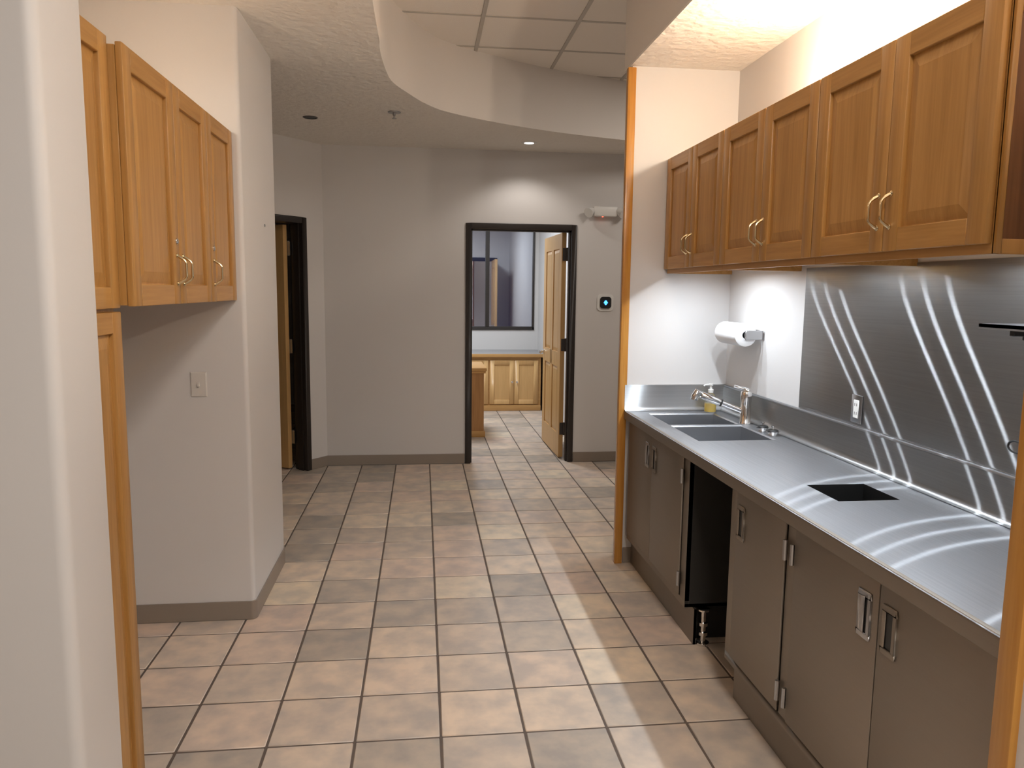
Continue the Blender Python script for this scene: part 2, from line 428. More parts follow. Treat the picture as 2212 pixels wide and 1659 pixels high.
at, restt = None, MB()
tmesh = MB().box(-.292, .292, -.292, .292, 0, .012)
skip = set()
for k, j in ((1, 4), (1, 5), (2, 3), (2, 4), (4, 12), (4, 13)): skip.add((k, j))
for a in range(len(gx)-1):
    for b_ in range(len(gy)-1):
        if (a, b_) in skip: continue
        cxx, cyy = (gx[a]+gx[a+1])/2, (gy[b_]+gy[b_+1])/2
        if a <= 2 and b_ >= 11:
            if at is None: at = o = obj('ceiling_tile', tmesh, 'acoustic', rc, bevel=.003, seg=1, local=True)
            else: o = at.copy(); col.objects.link(o); o.parent = rc
            o.location = Vector((cxx, cyy, ZT+.004))-Vector(rc['_o'])
        else: restt.box(cxx-.292, cxx+.292, cyy-.292, cyy+.292, ZT+.004, ZT+.016)
o = obj('ceiling_tile_field', restt, 'acoustic', rc); o['kind'] = 'stuff'
for x in gx: obj('ceiling_grid_bar', MB().box(x-.012, x+.012, -5.4, 4.1, ZT, ZT+.03), 'tbar', rc)
for y in gy: obj('ceiling_grid_bar', MB().box(-.28, 4.2, y-.012, y+.012, ZT+.0005, ZT+.029), 'tbar', rc)
struct('ceiling_slab', MB().box(-4.3, 4.3, -5.6, 8.2, 3.4, 3.5), 'cavity', 'slab above the ceilings')

# ------------------------------------------------------------------ baseboards
BH = .094
def baseb(name, mb, label): return struct(name, mb, 'base', label, bevel=.003, seg=1)
def strip(path, th=.006):
    """baseboard prism along a polyline, thickness to the right of travel"""
    mb = MB(); P = [Vector(p) for p in path]; n = len(P)
    off = []
    for i in range(n):
        d = ((P[min(i+1,n-1)]-P[i]).normalized() if i < n-1 else Vector((0,0)))+((P[i]-P[i-1]).normalized() if i > 0 else Vector((0,0)))
        d.normalize(); off.append(P[i]+Vector((d.y,-d.x))*th)
    return mb.prism([tuple(p) for p in P]+[tuple(p) for p in reversed(off)], 0, BH)
wl = rounded([(-1.545,1.061),(-0.868,1.061),(-0.868,1.862),(-2.5,1.862)], [0,.022,.045,0])
baseb('baseboard_left', strip(wl), 'dark brown rubber baseboard around the wall with the light switch')
baseb('baseboard_far_left', strip([(A+D*.192)[:], (A+D*.0)[:], (.322, YF)]), 'brown baseboard between the angled wall and the office doorway')
baseb('baseboard_far_right', strip([(1.338, YF), (1.757, YF)]), 'brown baseboard under the thermostat')
baseb('baseboard_alcove', strip([(XO+.035, YE), (1.30, YE)]), 'dark baseboard on the alcove end wall beside the steel cabinets')
baseb('baseboard_near_left', strip([(-3.5,-.70),(-.90,-.70),(-.90,-.465)]), 'brown baseboard of the wall end beside the pantry cabinet')

# alcove opening trims
struct('trim_1', MB().box(XO-.016, XO+.030, YE-.018, YE+.02, 0, ZC-.01), 'trim', 'glossy orange wooden corner trim beside the sink end of the alcove', bevel=.004)
struct('trim_2', MB().box(XO-.016, XO+.030, YN-.045, YN+.006, 0, ZC-.01), 'trim', 'glossy orange wooden corner trim beside the shelf end of the alcove', bevel=.004)

# ------------------------------------------------------------------ doors and frames
def frame_xz(x0, x1, y0, y1, zt, w=.05):
    return MB().box(x0, x0+w, y0, y1, 0, zt).box(x1-w, x1, y0, y1, 0, zt).box(x0+w, x1-w, y0, y1, zt-w, zt)
d1 = struct('door_1', frame_xz(.325, 1.335, YF-.012, YF+.142, 2.185), 'frame', 'dark bronze metal frame of the office doorway', bevel=.004)
obj('door_stop', MB().box(.375, .388, YF+.03, YF+.09, 0, 2.135).box(1.272, 1.285, YF+.03, YF+.09, 0, 2.135).box(.375, 1.285, YF+.03, YF+.09, 2.122, 2.135), 'frame', d1)
def four_panel_door(root, W, H, th, mat, s=1):
    """leaf local: x 0..W from the hinge, y 0..th, z 0..H; panels recessed on both faces"""
    st, rl, mid = .115, .12, .10
    zs = [(0.22, .86), (1.00, H-.14)]
    xs = [(st, W/2-mid/2), (W/2+mid/2, W-st)]
    b = MB()
    b.box(0, st, 0, th, 0, H).box(W-st, W, 0, th, 0, H).box(W/2-mid/2, W/2+mid/2, 0, th, zs[0][0], zs[-1][1])
    b.box(st, W-st, 0, th, 0, zs[0][0]).box(st, W-st, 0, th, zs[0][1], zs[1][0]).box(st, W-st, 0, th, zs[1][1], H)
    leaf = obj('door_leaf', b, mat, root, local=True)
    for x0, x1 in xs:
        for z0, z1 in zs:
            p = MB()
            for f, g in ((.012, .004), (th-.012, th-.004)):
                i = .035
                vs = [(x0,f,z0),(x1,f,z0),(x1,f,z1),(x0,f,z1),(x0+i,g,z0+i),(x1-i,g,z0+i),(x1-i,g,z1-i),(x0+i,g,z1-i)]
                p.add(vs, [(0,1,5,4),(1,2,6,5),(2,3,7,6),(3,0,4,7),(4,5,6,7)])
            obj('door_panel', p, mat, leaf, local=True)
    return leaf
hx, hy = 1.268, YF+.150
ang = math.atan2(5.333-4.49, 1.231-1.249)
dl = thing('office_door', (hx, hy, .012), 'light oak four panel door standing open into the office', 'door', rz=ang)
leaf = four_panel_door(dl, .885, 2.115, .042, 'maplez')
for z in (.22, 1.02, 1.86):
    b = MB().box(-.008, .004, -.012, .034, z, z+.115).tube([(-.010,-.008,z-.004),(-.010,-.008,z+.119)], .010, 8)
    obj('hinge', b, 'hinge', dl, local=True)
lv = MB()
lv.lathe([(.026,0),(.026,.008),(.012,.012),(.012,.045)], (.82,.042,.95), 'y', 16)
lv.tube([(.82,.060,.95),(.82,.092,.95),(.78,.096,.95),(.70,.098,.947)], .012, 8)
obj('lever_handle', lv, 'chrome', dl, local=True, smooth=True)
# left doorway
lf = MB().prism(quad(.195, .245, -.012, .142), 0, 2.185).prism(quad(1.155, 1.205, -.012, .142), 0, 2.185).prism(quad(.245, 1.155, -.012, .142), 2.135, 2.185)
d2 = struct('door_2', lf, 'frame', 'dark bronze metal frame of the doorway in the angled wall', bevel=.004)
obj('door_stop', MB().prism(quad(.245, .258, .03, .09), 0, 2.135), 'frame', d2)
hp = A+D*.262+N*.165
ang2 = math.atan2((N+D*.05).y, (N+D*.05).x)
dl2 = thing('side_room_door', (hp.x, hp.y, .012), 'oak door standing open inside the dark doorway of the angled wall', 'door', rz=ang2)
four_panel_door(dl2, .885, 2.115, .042, 'maplez')
for z in (.22, 1.02, 1.86):
    b = MB().box(-.035, .012, -.006, .000, z, z+.115).tube([(-.006,-.008,z-.004),(-.006,-.008,z+.119)], .010, 8)
    obj('hinge', b, 'satin', dl2, local=True)
# sliver of a third doorway past the alcove wall
d3 = struct('door_3', frame_xz(1.76, 2.76, YF-.012, YF+.142, 2.185), 'frame', 'dark frame of another doorway past the alcove wall', bevel=.004)
obj('door_leaf', MB().box(1.81, 2.71, YF+.05, YF+.09, .01, 2.135), 'maplez', d3)

# office window
w1 = MB().box(WX0, WX1, 7.97, 8.06, WZ0, WZ0+.045).box(WX0, WX1, 7.97, 8.06, WZ1-.045, WZ1).box(WX0, WX0+.045, 7.97, 8.06, WZ0, WZ1).box(WX1-.02, WX1, 7.97, 8.06, WZ0, WZ1)
win = struct('window_1', w1, 'frame', 'black framed office window looking out on blue dusk', bevel=.003, seg=1)
obj('mullion', MB().box(.815, .867, 7.965, 8.055, WZ0+.04, WZ1-.04), 'frame', win)
obj('mullion', MB().box(-.06, -.01, 7.965, 8.055, WZ0+.04, WZ1-.04), 'frame', win)
for x0, x1 in ((WX0+.045, -.06), (-.01, .815), (.867, WX1-.02)):
    obj('window_pane', MB().box(x0, x1, 8.012, 8.018, WZ0+.045, WZ1-.045), 'glass', win)

# ------------------------------------------------------------------ wooden cabinets
def cab_door(parent, X, sgn, y0, y1, z0, z1, th=.020, st=.066, hy=None, hz=None, lock=None, mz='oakz', my='oaky'):
    """door whose outer face is at X, looking along sgn*x. frame with a raised centre panel"""
    bx = X-sgn*th
    b = MB().box(bx, X, y0, y0+st, z0, z1).box(bx, X, y1-st, y1, z0, z1)
    d = obj('door', b, mz, parent, bevel=.0035)
    obj('rail', MB().box(bx+sgn*.0004, X-sgn*.0004, y0+st, y1-st, z0, z0+st), my, d, bevel=.002, seg=1)
    obj('rail', MB().box(bx+sgn*.0004, X-sgn*.0004, y0+st, y1-st, z1-st, z1), my, d, bevel=.002, seg=1)
    a0, a1, c0, c1 = y0+st, y1-st, z0+st, z1-st; i = .040
    f, g, k = X-sgn*.013, X-sgn*.011, X-sgn*.005
    e = .004
    vs = []
    for xx, ins in ((f, 0), (f, e), (k, i), (k, i+.002)):
        vs += [(xx,a0+ins,c0+ins),(xx,a1-ins,c0+ins),(xx,a1-ins,c1-ins),(xx,a0+ins,c1-ins)]
    fs = []
    for r_ in range(3):
        for q in range(4): fs.append((r_*4+q, r_*4+(q+1)%4, r_*4+4+(q+1)%4, r_*4+4+q))
    fs.append((12,13,14,15))
    vs += [(bx+sgn*.001,a0,c0),(bx+sgn*.001,a1,c0),(bx+sgn*.001,a1,c1),(bx+sgn*.001,a0,c1)]
    fs.append((19,18,17,16))
    for q in range(4): fs.append((q, 16+q, 16+(q+1)%4, (q+1)%4))
    obj('door_panel', MB().add(vs, fs), mz, d)
    if hy is not None:
        hb = MB(); h = .048; o_ = .030
        pts = []
        for k_ in range(13):
            t = k_/12
            zz = hz+h-2*h*t
            out = o_*min(1.0, math.sin(min(t, 1-t)*math.pi*1.9) if min(t, 1-t) < .263 else 1.0)
            pts.append((X+sgn*(out+.001), hy, zz))
        hb.tube(pts, .0042, 8, rs=[.0055, .005]+[.0042]*9+[.005, .0055])
        hb.lathe([(.0085,0),(.0085,.002),(.005,.006)] if sgn > 0 else [(.0085,0),(.0085,-.002),(.005,-.006)], (X,hy,hz+h), 'x', 12)
        hb.lathe([(.0085,0),(.0085,.002),(.005,.006)] if sgn > 0 else [(.0085,0),(.0085,-.002),(.005,-.006)], (X,hy,hz-h), 'x', 12)
        obj('handle', hb, 'brass', d, smooth=True)
    if lock is not None:
        obj('lock', MB().lathe([(.011,0),(.011,sgn*.004),(.007,sgn*.007)], (X,lock[0],lock[1]), 'x', 14), 'chrome', d, smooth=True)
    return d

# right-hand wall cabinets: three units of two doors
CX, CZ0, CZ1 = 1.300, 1.700, 2.330
def wall_cab(y0, y1, label, last=False):
    t = thing('wall_cabinet', ((CX+XB)/2, (y0+y1)/2, CZ0), label, 'cabinet', 'wall cabinets over the steel counter')
    b = MB()
    b.box(CX+.022, XB-.002, y0+.001, y0+.019, CZ0, CZ1-.012).box(CX+.022, XB-.002, y1-.019, y1-.001, CZ0, CZ1-.012)
    b.box(CX+.03, XB-.002, y0+.019, y1-.019, CZ0+.062, CZ0+.078).box(CX+.03, XB-.002, y0+.019, y1-.019, CZ1-.03, CZ1-.014)
    b.box(XB-.012, XB-.002, y0+.019, y1-.019, CZ0+.062, CZ1-.03)
    obj('body', b, 'oaky', t)
    f = MB().box(CX+.021, CX+.041, y0+.001, y1-.001, CZ0, CZ0+.066).box(CX+.021, CX+.041, y0+.001, y1-.001, CZ1-.06, CZ1-.012)
    f.box(CX+.021, CX+.041, y0+.001, y0+.04, CZ0+.066, CZ1-.06).box(CX+.021, CX+.041, y1-.04, y1-.001, CZ0+.066, CZ1-.06)
    obj('face_frame', f, 'oaky', t)
    ym = (y0+y1)/2
    cab_door(t, CX, -1, y0+.003, ym-.0015, CZ0+.024, CZ1, hy=ym-.030, hz=CZ0+.142)
    cab_door(t, CX, -1, ym+.0015, y1-.003, CZ0+.024, CZ1, hy=ym+.030, hz=CZ0+.142)
    if last:
        e = MB().box(CX+.022, CX+.036, y0-.012, y0, CZ0, CZ1-.012).box(XB-.055, XB-.003, y0-.012, y0, CZ0, CZ1-.012)
        e.box(CX+.036, XB-.055, y0-.012, y0, CZ0, CZ0+.035).box(CX+.036, XB-.055, y0-.012, y0, CZ1-.07, CZ1-.012)
        ep = obj('end_frame', e, 'oakz', t, bevel=.002, seg=1)
        tag(obj('end_panel', MB().box(CX+.036, XB-.055, y0-.005, y0, CZ0+.035, CZ1-.07), 'shaded_oak', ep), 'side panel with shade put into its colour')
    return t
wall_cab(.845, YE-.004, 'oak wall cabinet with two doors against the alcove end wall, above the sink')
wall_cab(.012, .845, 'oak wall cabinet with two doors, the middle one of the row over the counter')
wall_cab(-.825, .012, 'oak wall cabinet with two doors and an exposed side panel above the counter hole', True)

# under-cabinet light bars
def led_bar(yc, ys, label):
    t = thing('under_cabinet_light', (1.40, yc, CZ0+.040), label, 'light', 'light bars under the wall cabinets')
    obj('housing', MB().box(1.372, 1.428, min(ys)-.06, max(ys)+.06, CZ0+.044, CZ0+.062), 'satin', t, bevel=.003)
    for y in ys:
        obj('lamp_lens', MB().lathe([(.014,0),(.014,.006)], (1.40, y, CZ0+.040), 'z', 16), 'lamp_cool', t)
        light('lamp', 'AREA', (1.40, y, CZ0+.037), P_LED, COOL, t, shape='DISK', size=.022, spread=math.radians(165))
led_bar(1.165, (1.03, 1.165, 1.30), 'slim three lamp light bar under the cabinet beside the end wall')
led_bar(.39, (.24, .39, .535), 'slim three lamp light bar under the middle wall cabinet')
led_bar(-.42, (-.56, -.42, -.28), 'slim three lamp light bar under the cabinet with the exposed side panel')
# warm lamps standing on top of the cabinets
for y in (.50, -.42):
    t = thing('cabinet_top_light', (1.52, y, CZ1-.014), 'small warm uplight standing on top of the ' + ('middle wall cabinet' if y > 0 else 'wall cabinet with the exposed side panel'), 'light', 'uplights on the wall cabinets')
    obj('base', MB().box(1.48, 1.56, y-.05, y+.05, CZ1-.014, CZ1+.01), 'white', t, bevel=.003)
    obj('bulb', MB().lathe([(.0,0),(.018,.004),(.026,.03),(.022,.055),(.0,.07)], (1.52, y, CZ1+.01), 'z', 16), 'lamp_warm', t, smooth=True)
    light('lamp', 'POINT', (1.52, y, CZ1+.095), P_UP, WARM, t, shadow_soft_size=.03)

# left-hand cabinets
LX = -.904
t = thing('hanging_cabinet', (-1.22, .43, 1.537), 'oak hanging cabinet with three doors above the light switch', 'cabinet')
LY = [-.19, .250, .650, 1.056]
obj('body', MB().box(-1.548, LX-.0203, LY[0], LY[3], 1.540, 2.277), 'oakz', t, bevel=.002, seg=1)
cab_door(t, LX, 1, LY[0]+.0, LY[1]-.0015, 1.537, 2.285, hy=LY[1]-.033, hz=1.655, lock=(LY[1]-.033, 1.752))
cab_door(t, LX, 1, LY[1]+.0015, LY[2]-.0015, 1.537, 2.285, hy=LY[1]+.033, hz=1.655)
cab_door(t, LX, 1, LY[2]+.0015, LY[3], 1.537, 2.285, hy=LY[2]+.036, hz=1.655, lock=(LY[2]+.036, 1.752))
for y in (.02, .62):
    t = thing('cabinet_top_light', (-1.12, y, 2.277), 'small warm uplight standing on top of the three door hanging cabinet' + (', pantry end' if y < .3 else ', far end'), 'light', 'uplights on the hanging cabinet')
    obj('base', MB().box(-1.16, -1.08, y-.05, y+.05, 2.277, 2.300), 'white', t, bevel=.003)
    obj('bulb', MB().lathe([(.0,0),(.018,.004),(.026,.03),(.022,.055),(.0,.07)], (-1.12, y, 2.300), 'z', 16), 'lamp_warm', t, smooth=True)
    light('lamp', 'POINT', (-1.12, y, 2.385), P_UPL, WARM, t, shadow_soft_size=.03)
PX = -.943
t = thing('pantry_cabinet', (-1.24, -.32, 0), 'tall oak pantry cabinet beside the near wall end', 'cabinet')
obj('body', MB().box(-1.548, PX-.0203, -.452, -.1905, .0, 2.30), 'oakz', t, bevel=.002, seg=1)
cab_door(t, PX, 1, -.452, -.1905, 1.532, 2.298, st=.062)
cab_door(t, PX, 1, -.452, -.1905, .05, 1.522, st=.062)

# ------------------------------------------------------------------ steel counter run
FX, ZK = 1.090, .915
xs = [FX, 1.205, 1.307, 1.526, 1.585, XB-.003]
ys = [YN+.004, -.258, -.047, .752, 1.142, 1.172, 1.522, YE-.003]
holes = {(1,3),(2,3),(3,3),(1,5),(2,5),(3,5),(2,1)}
ct = MB()
for i in range(5):
    for j in range(7):
        if (i, j) in holes: continue
        x0, x1, y0, y1 = xs[i], xs[i+1], ys[j], ys[j+1]
        ct.add([(x0,y0,ZK),(x1,y0,ZK),(x1,y1,ZK),(x0,y1,ZK)], [(0,1,2,3)])
        ct.add([(x0,y0,ZK-.012),(x1,y0,ZK-.012),(x1,y1,ZK-.012),(x0,y1,ZK-.012)], [(3,2,1,0)])
top = thing('steel_countertop', (1.39, .19, ZK-.05), 'long stainless steel countertop with two sink bowls and a square hole', 'countertop')
obj('worktop', ct, 'steel_top', top)
ed = MB()   # rolled front edge
prof = [(FX+.03,ZK-.048),(FX+.004,ZK-.048),(FX,ZK-.044),(FX,ZK-.008),(FX+.002,ZK-.003),(FX+.007,ZK+.0015),(FX+.014,ZK+.0015),(FX+.022,ZK+.0002)]
y0, y1 = ys[0], ys[-1]; n = len(prof)
ed.add([(x,y0,z) for x,z in prof]+[(x,y1,z) for x,z in prof], [(i,i+1,i+1+n,i+n) for i in range(n-1)])
obj('front_edge', ed, 'steel_cab', top, smooth=True)
spl = thing('steel_backsplash', (XB-.03, .19, ZK), 'stainless steel backsplash rising along the back and end of the counter', 'backsplash')
obj('lip', MB().box(XB-.020, XB-.003, ys[0], ys[-1], 1.050, 1.064), 'steel_top', spl, bevel=.004)
bs = MB(); n = 5
pr = [(XB-.044,ZK+.002),(XB-.036,ZK+.004),(XB-.026,ZK+.012),(XB-.020,ZK+.028),(XB-.020,1.055)]
bs.add([(x,ys[0],z) for x,z in pr]+[(x,ys[-1],z) for x,z in pr], [(i,i+1,i+1+n,i+n) for i in range(n-1)])
obj('back_sheet', bs, 'steel_wall', spl, smooth=True)
es = MB()
pe = [(YE-.046,ZK+.002),(YE-.032,ZK+.004),(YE-.024,ZK+.010),(YE-.020,ZK+.025),(YE-.020,1.064),(YE-.003,1.064)]
n = len(pe)
es.add([(FX+.002,y,z) for y,z in pe]+[(XB-.004,y,z) for y,z in pe], [(i,i+1,i+1+n,i+n) for i in range(n-1)])
es.add([(FX+.002,y,z) for y,z in pe[3:]]+[(FX+.002,YE-.003,ZK)], [(0,1,2,3)])
obj('end_sheet', es, 'steel_end', spl, smooth=True)
for (b0, b1) in ((.752, 1.142), (1.172, 1.522)):
    bowl = bmesh.new()
    mb = MB(); X0, X1, Z0 = 1.205, 1.585, ZK-.20
    i_ = .025
    vs = []
    for z, ins in ((ZK, 0), (ZK-.006, .006), (Z0+.03, .012), (Z0+.008, .022), (Z0, .045)):
        vs += [(X0+ins,b0+ins,z),(X1-ins,b0+ins,z),(X1-ins,b1-ins,z),(X0+ins,b1-ins,z)]
    fs = [(r_*4+(q+1)%4, r_*4+q, r_*4+4+q, r_*4+4+(q+1)%4) for r_ in range(4) for q in range(4)]+[(16,17,18,19)]
    bo = obj('sink_bowl', mb.add(vs, fs), 'steel_sink', top)
    obj('drain', MB().lathe([(.0,.002),(.040,.002),(.044,0)], ((X0+X1)/2, (b0+b1)/2, Z0+.001), 'z', 20), 'satin', bo)
ch = MB(); x0, x1, y0, y1 = xs[2], xs[3], ys[1], ys[2]
ch.add([(x0,y0,ZK),(x1,y0,ZK),(x1,y1,ZK),(x0,y1,ZK),(x0,y0,ZK-.35),(x1,y0,ZK-.35),(x1,y1,ZK-.35),(x0,y1,ZK-.35)], [(0,1,5,4),(1,2,6,5),(2,3,7,6),(3,0,4,7),(4,5,6,7)])
obj('chute_liner', ch, 'black', top)

# steel wall panel
sp = tag(obj('steel_wall_panel', MB().box(XB-.004, XB-.0005, -.56, .776, 1.066, CZ0+.012), 'steel_wall'), 'brushed stainless steel sheet on the wall between counter and cabinets', 'wall panel')

# base cabinets
KX, DX = 1.122, 1.112
def pull(parent, yc, zc, style=0):
    w, h = .028, .066
    b = MB().box(DX-.005, DX, yc-w, yc+w, zc-h, zc-h+.016).box(DX-.005, DX, yc-w, yc+w, zc+h-.016, zc+h)
    b.box(DX-.005, DX, yc-w, yc-w+.014, zc-h+.016, zc+h-.016).box(DX-.005, DX, yc+w-.014, yc+w, zc-h+.016, zc+h-.016)
    p = obj('recessed_pull', b, 'satin' if style else 'steel_cab', parent, bevel=.002, seg=1)
    obj('pull_recess', MB().box(DX-.0012, DX, yc-w+.014, yc+w-.014, zc-h+.016, zc+h-.016), 'black', p)
    if style: obj('pull_grip', MB().box(DX-.007, DX-.001, yc-.003, yc+.014, zc-h+.016, zc+h-.016), 'satin', p, bevel=.002, seg=1)
def steel_door(parent, y0, y1, py, style=0, hinge=None):
    d = obj('door', MB().box(DX, KX-.001, y0+.002, y1-.002, .205, .858), 'steel_cab', parent, bevel=.003)
    pull(d, py, .748, style)
    if hinge is not None:
        for z in (.735, .25):
            obj('hinge', MB().tube([(DX-.004, hinge, z), (DX-.004, hinge, z+.068)], .0075, 8), 'satin', d, smooth=True)
def unit(name, y0, y1, label, doors, stiles):
    t = thing(name, (1.40, (y0+y1)/2, 0), label, 'cabinet', 'steel base cabinets')
    c = MB()
    c.box(KX, 1.66, y0, y0+.015, .17, ZK-.05).box(KX, 1.66, y1-.015, y1, .17, ZK-.05).box(KX, 1.66, y0, y1, .17, .185).box(1.64, 1.66, y0, y1, .17, ZK-.05)
    obj('body', c, 'darkpanel', t)
    f = MB().box(KX-.001, KX+.02, y0, y1, .165, .200).box(KX-.001, KX+.02, y0, y1, .850, ZK-.046)
    for a, b in stiles: f.box(KX-.001, KX+.02, a, b, .200, .850)
    obj('face_frame', f, 'steel_cab', t, bevel=.001, seg=1)
    for d in doors: steel_door(t, *d)
    return t
t = unit('steel_base_cabinet', .622, 1.606, 'stainless steel base cabinet with two doors under the sink',
         [(1.148, 1.586, 1.225, 1, None), (.688, 1.148, 1.106, 0, .684)], [(.622,.688),(1.586,1.606)])
obj('toe_kick', MB().box(1.160, 1.172, .60, 1.64, 0, .168), 'steel_cab', t)
obj('filler_strip', MB().box(KX+.004, KX+.02, 1.606, YE-.004, .17, ZK-.05), 'satin', t)
lg = MB().lathe([(.030,0),(.030,.012),(.013,.018),(.013,.045),(.022,.047),(.022,.062),(.013,.064),(.013,.090),(.022,.092),(.022,.107),(.013,.109),(.013,.160),(.028,.163),(.028,.170)], (1.205, .600, 0), 'z', 16)
obj('adjustable_leg', lg, 'chrome', t, smooth=True)
obj('shadow_board', MB().box(1.175, 1.60, .66, .672, 0, .168), 'darkpanel', t)  # dark board added for the shade under the cabinet
t = unit('steel_base_cabinet', -1.262, .160, 'stainless steel base cabinet with three doors next to the open appliance gap',
         [(-.290, .098, .048, 0, -.298), (-.800, -.352, -.742, 1, -.346), (-1.246, -.800, -.850, 0, None)], [(.098,.160),(-.352,-.290),(-1.262,-1.246)])
obj('toe_kick', MB().box(1.160, 1.172, -1.262, .150, 0, .168), 'steel_cab', t)
obj('gap_side', MB().box(1.165, 1.655, .130, .150, 0, .168), 'darkpanel', t)
tag(obj('gap_back_panel', MB().box(1.662, 1.697, .165, .618, 0, ZK-.02), 'darkpanel'), 'panel coloured dark for shade at the back of the open gap under the counter', 'panel')

# ------------------------------------------------------------------ things on the counter and alcove walls
t = thing('kitchen_faucet', (1.621, 1.185, ZK), 'chrome pull-out kitchen faucet behind the sink bowls', 'faucet')
b = MB().lathe([(.030,0),(.030,.006),(.027,.010),(.026,.105),(.029,.135),(.029,.165),(.024,.172),(0,.174)], (1.621,1.185,ZK), 'z', 24)
obj('body', b, 'chrome', t, smooth=True)
S0 = Vector((1.615, 1.19, ZK+.060)); S1 = Vector((1.385, 1.235, ZK+.150))
d = (S1-S0)
obj('spout', MB().tube([S0, S0+d*.52], .016, 14), 'chrome', t, smooth=True)
obj('collar', MB().tube([S0+d*.50, S0+d*.53], .0195, 14), 'black', t, smooth=True)
obj('spray_wand', MB().tube([S0+d*.53, S0+d*.60, S0+d*.92, S0+d*.96], .02, 14, rs=[.017,.021,.020,.016]), 'chrome', t, smooth=True)
obj('spray_head', MB().tube([S0+d*.94+Vector((0,0,.008)), S1+Vector((-.012,0,.010)), S1+Vector((-.022,0,-.012)), S1+Vector((-.026,0,-.030))], .02, 14, rs=[.014,.021,.022,.019]), 'chrome', t, smooth=True)
obj('lever', MB().tube([(1.627,1.185,ZK+.172),(1.612,1.190,ZK+.184),(1.560,1.200,ZK+.196)], .010, 10, rs=[.017,.012,.009]), 'chrome', t, smooth=True)
# soap bottle
sx, sy = 1.578, 1.563
t = thing('soap_bottle', (sx, sy, ZK), 'clear pump bottle half full of yellow dish soap in the counter corner', 'bottle')
obj('bottle', MB().lathe([(.0,0),(.030,0),(.033,.006),(.033,.075),(.028,.095),(.013,.108),(.013,.118)], (sx,sy,ZK), 'z', 20), 'clear', t, smooth=True)
obj('soap', MB().lathe([(0,.004),(.0315,.004),(.0315,.050),(0,.051)], (sx,sy,ZK), 'z', 20), 'soap', t, smooth=True)
obj('pump', MB().lathe([(.015,.112),(.016,.130),(.007,.134),(.006,.152),(.012,.154),(.012,.164),(0,.165)], (sx,sy,ZK), 'z', 16).tube([(sx,sy,ZK+.159),(sx-.035,sy,ZK+.157),(sx-.042,sy,ZK+.150)], .005, 8), 'white', t, smooth=True)
# sink strainers
for (x, y, lb) in ((1.620, .975, 'chrome and black sink strainer on the counter nearer the faucet'), (1.620, .865, 'chrome and black sink strainer on the counter farther from the faucet')):
    t = thing('sink_strainer', (x, y, ZK), lb, 'strainer', 'sink strainers')
    obj('basket', MB().lathe([(.0,.0),(.020,0),(.024,.012),(.033,.016),(.034,.019),(.024,.018),(.0,.012)], (x,y,ZK), 'z', 22), 'chrome', t, smooth=True)
    obj('rubber_seal', MB().lathe([(.0,.018),(.025,.018),(.027,.022),(.023,.027),(.0,.028)], (x,y,ZK), 'z', 22), 'black', t, smooth=True)
    obj('knob', MB().lathe([(.004,.026),(.004,.038),(.009,.040),(.009,.046),(0,.048)], (x,y,ZK), 'z', 14), 'chrome', t, smooth=True)
# paper towel
tx, tz, ty0, ty1 = 1.612, 1.378, 1.205, 1.485
t = thing('paper_towel_roll', (tx, (ty0+ty1)/2, tz-.06), 'white paper towel roll on the wall holder by the corner', 'paper towel')
obj('sheet_roll', MB().lathe([(.020,ty0),(.054,ty0),(.060,ty0+.004),(.060,ty1-.004),(.054,ty1),(.020,ty1)], (tx,0,tz), 'y', 36, closed=True), 'paper', t, smooth=True)
obj('cardboard_core', MB().lathe([(.0195,ty0+.002),(.0195,ty1-.002),(.0180,ty1-.002),(.0180,ty0+.002)], (tx,0,tz), 'y', 24, closed=True), 'darkpanel', t, smooth=True)
t = thing('towel_holder', (XB-.005, (ty0+ty1)/2, tz-.03), 'steel wall bracket holding the paper towel roll', 'towel holder')
b = MB().box(XB-.006, XB-.0005, ty0-.030, ty1+.03, tz-.022, tz+.026)
for yy in (ty0-.022, ty1+.012): b.box(tx-.012, XB-.004, yy, yy+.010, tz-.024, tz+.024)
obj('bracket', b, 'satin', t, bevel=.002, seg=1)
for yy, s in ((ty0-.012, 1), (ty1+.012, -1)): obj('end_plug', MB().lathe([(.015,0),(.012,s*.030)], (tx, yy, tz), 'y', 16), 'satin', t, smooth=True)
# wall outlet
t = thing('wall_outlet', (XB-.006, .298, 1.076), 'steel plated white electrical outlet just above the backsplash', 'outlet')
obj('plate', MB().box(XB-.009, XB-.0045, .262, .336, 1.076, 1.190), 'satin', t, bevel=.003)
r_ = obj('receptacle', MB().box(XB-.012, XB-.008, .281, .317, 1.096, 1.170), 'white', t, bevel=.002, seg=1)
for z in (1.115, 1.151):
    for y in (.292, .306): obj('slot', MB().box(XB-.0124, XB-.0118, y-.0015, y+.0015, z-.006, z+.006), 'black', r_)
# steel shelf at the near end of the steel panel
t = thing('steel_shelf', (1.62, -.80, 1.47), 'small stainless shelf on a black bracket above the counter', 'shelf')
obj('board', MB().box(1.525, XB-.005, -1.10, -.548, 1.508, 1.518).box(1.525, 1.530, -1.10, -.548, 1.503, 1.518), 'satin', t)
obj('bracket', MB().box(1.56, XB-.005, -.640, -.622, 1.486, 1.506).box(1.600, 1.612, -.64, -.622, 1.474, 1.49).box(XB-.012, XB-.005, -.645, -.617, 1.38, 1.506), 'black', t, bevel=.002, seg=1)
# black cord loop hanging by the panel edge
lp = [(1.655, -.575+.030*math.cos(a*math.pi/10), 1.160+.017*math.sin(a*math.pi/10)) for a in range(21)]
tag(obj('cord_loop', MB().tube(lp, .0032, 8, caps=False), 'black', smooth=True), 'small black cord loop at the near edge of the steel panel', 'cord')

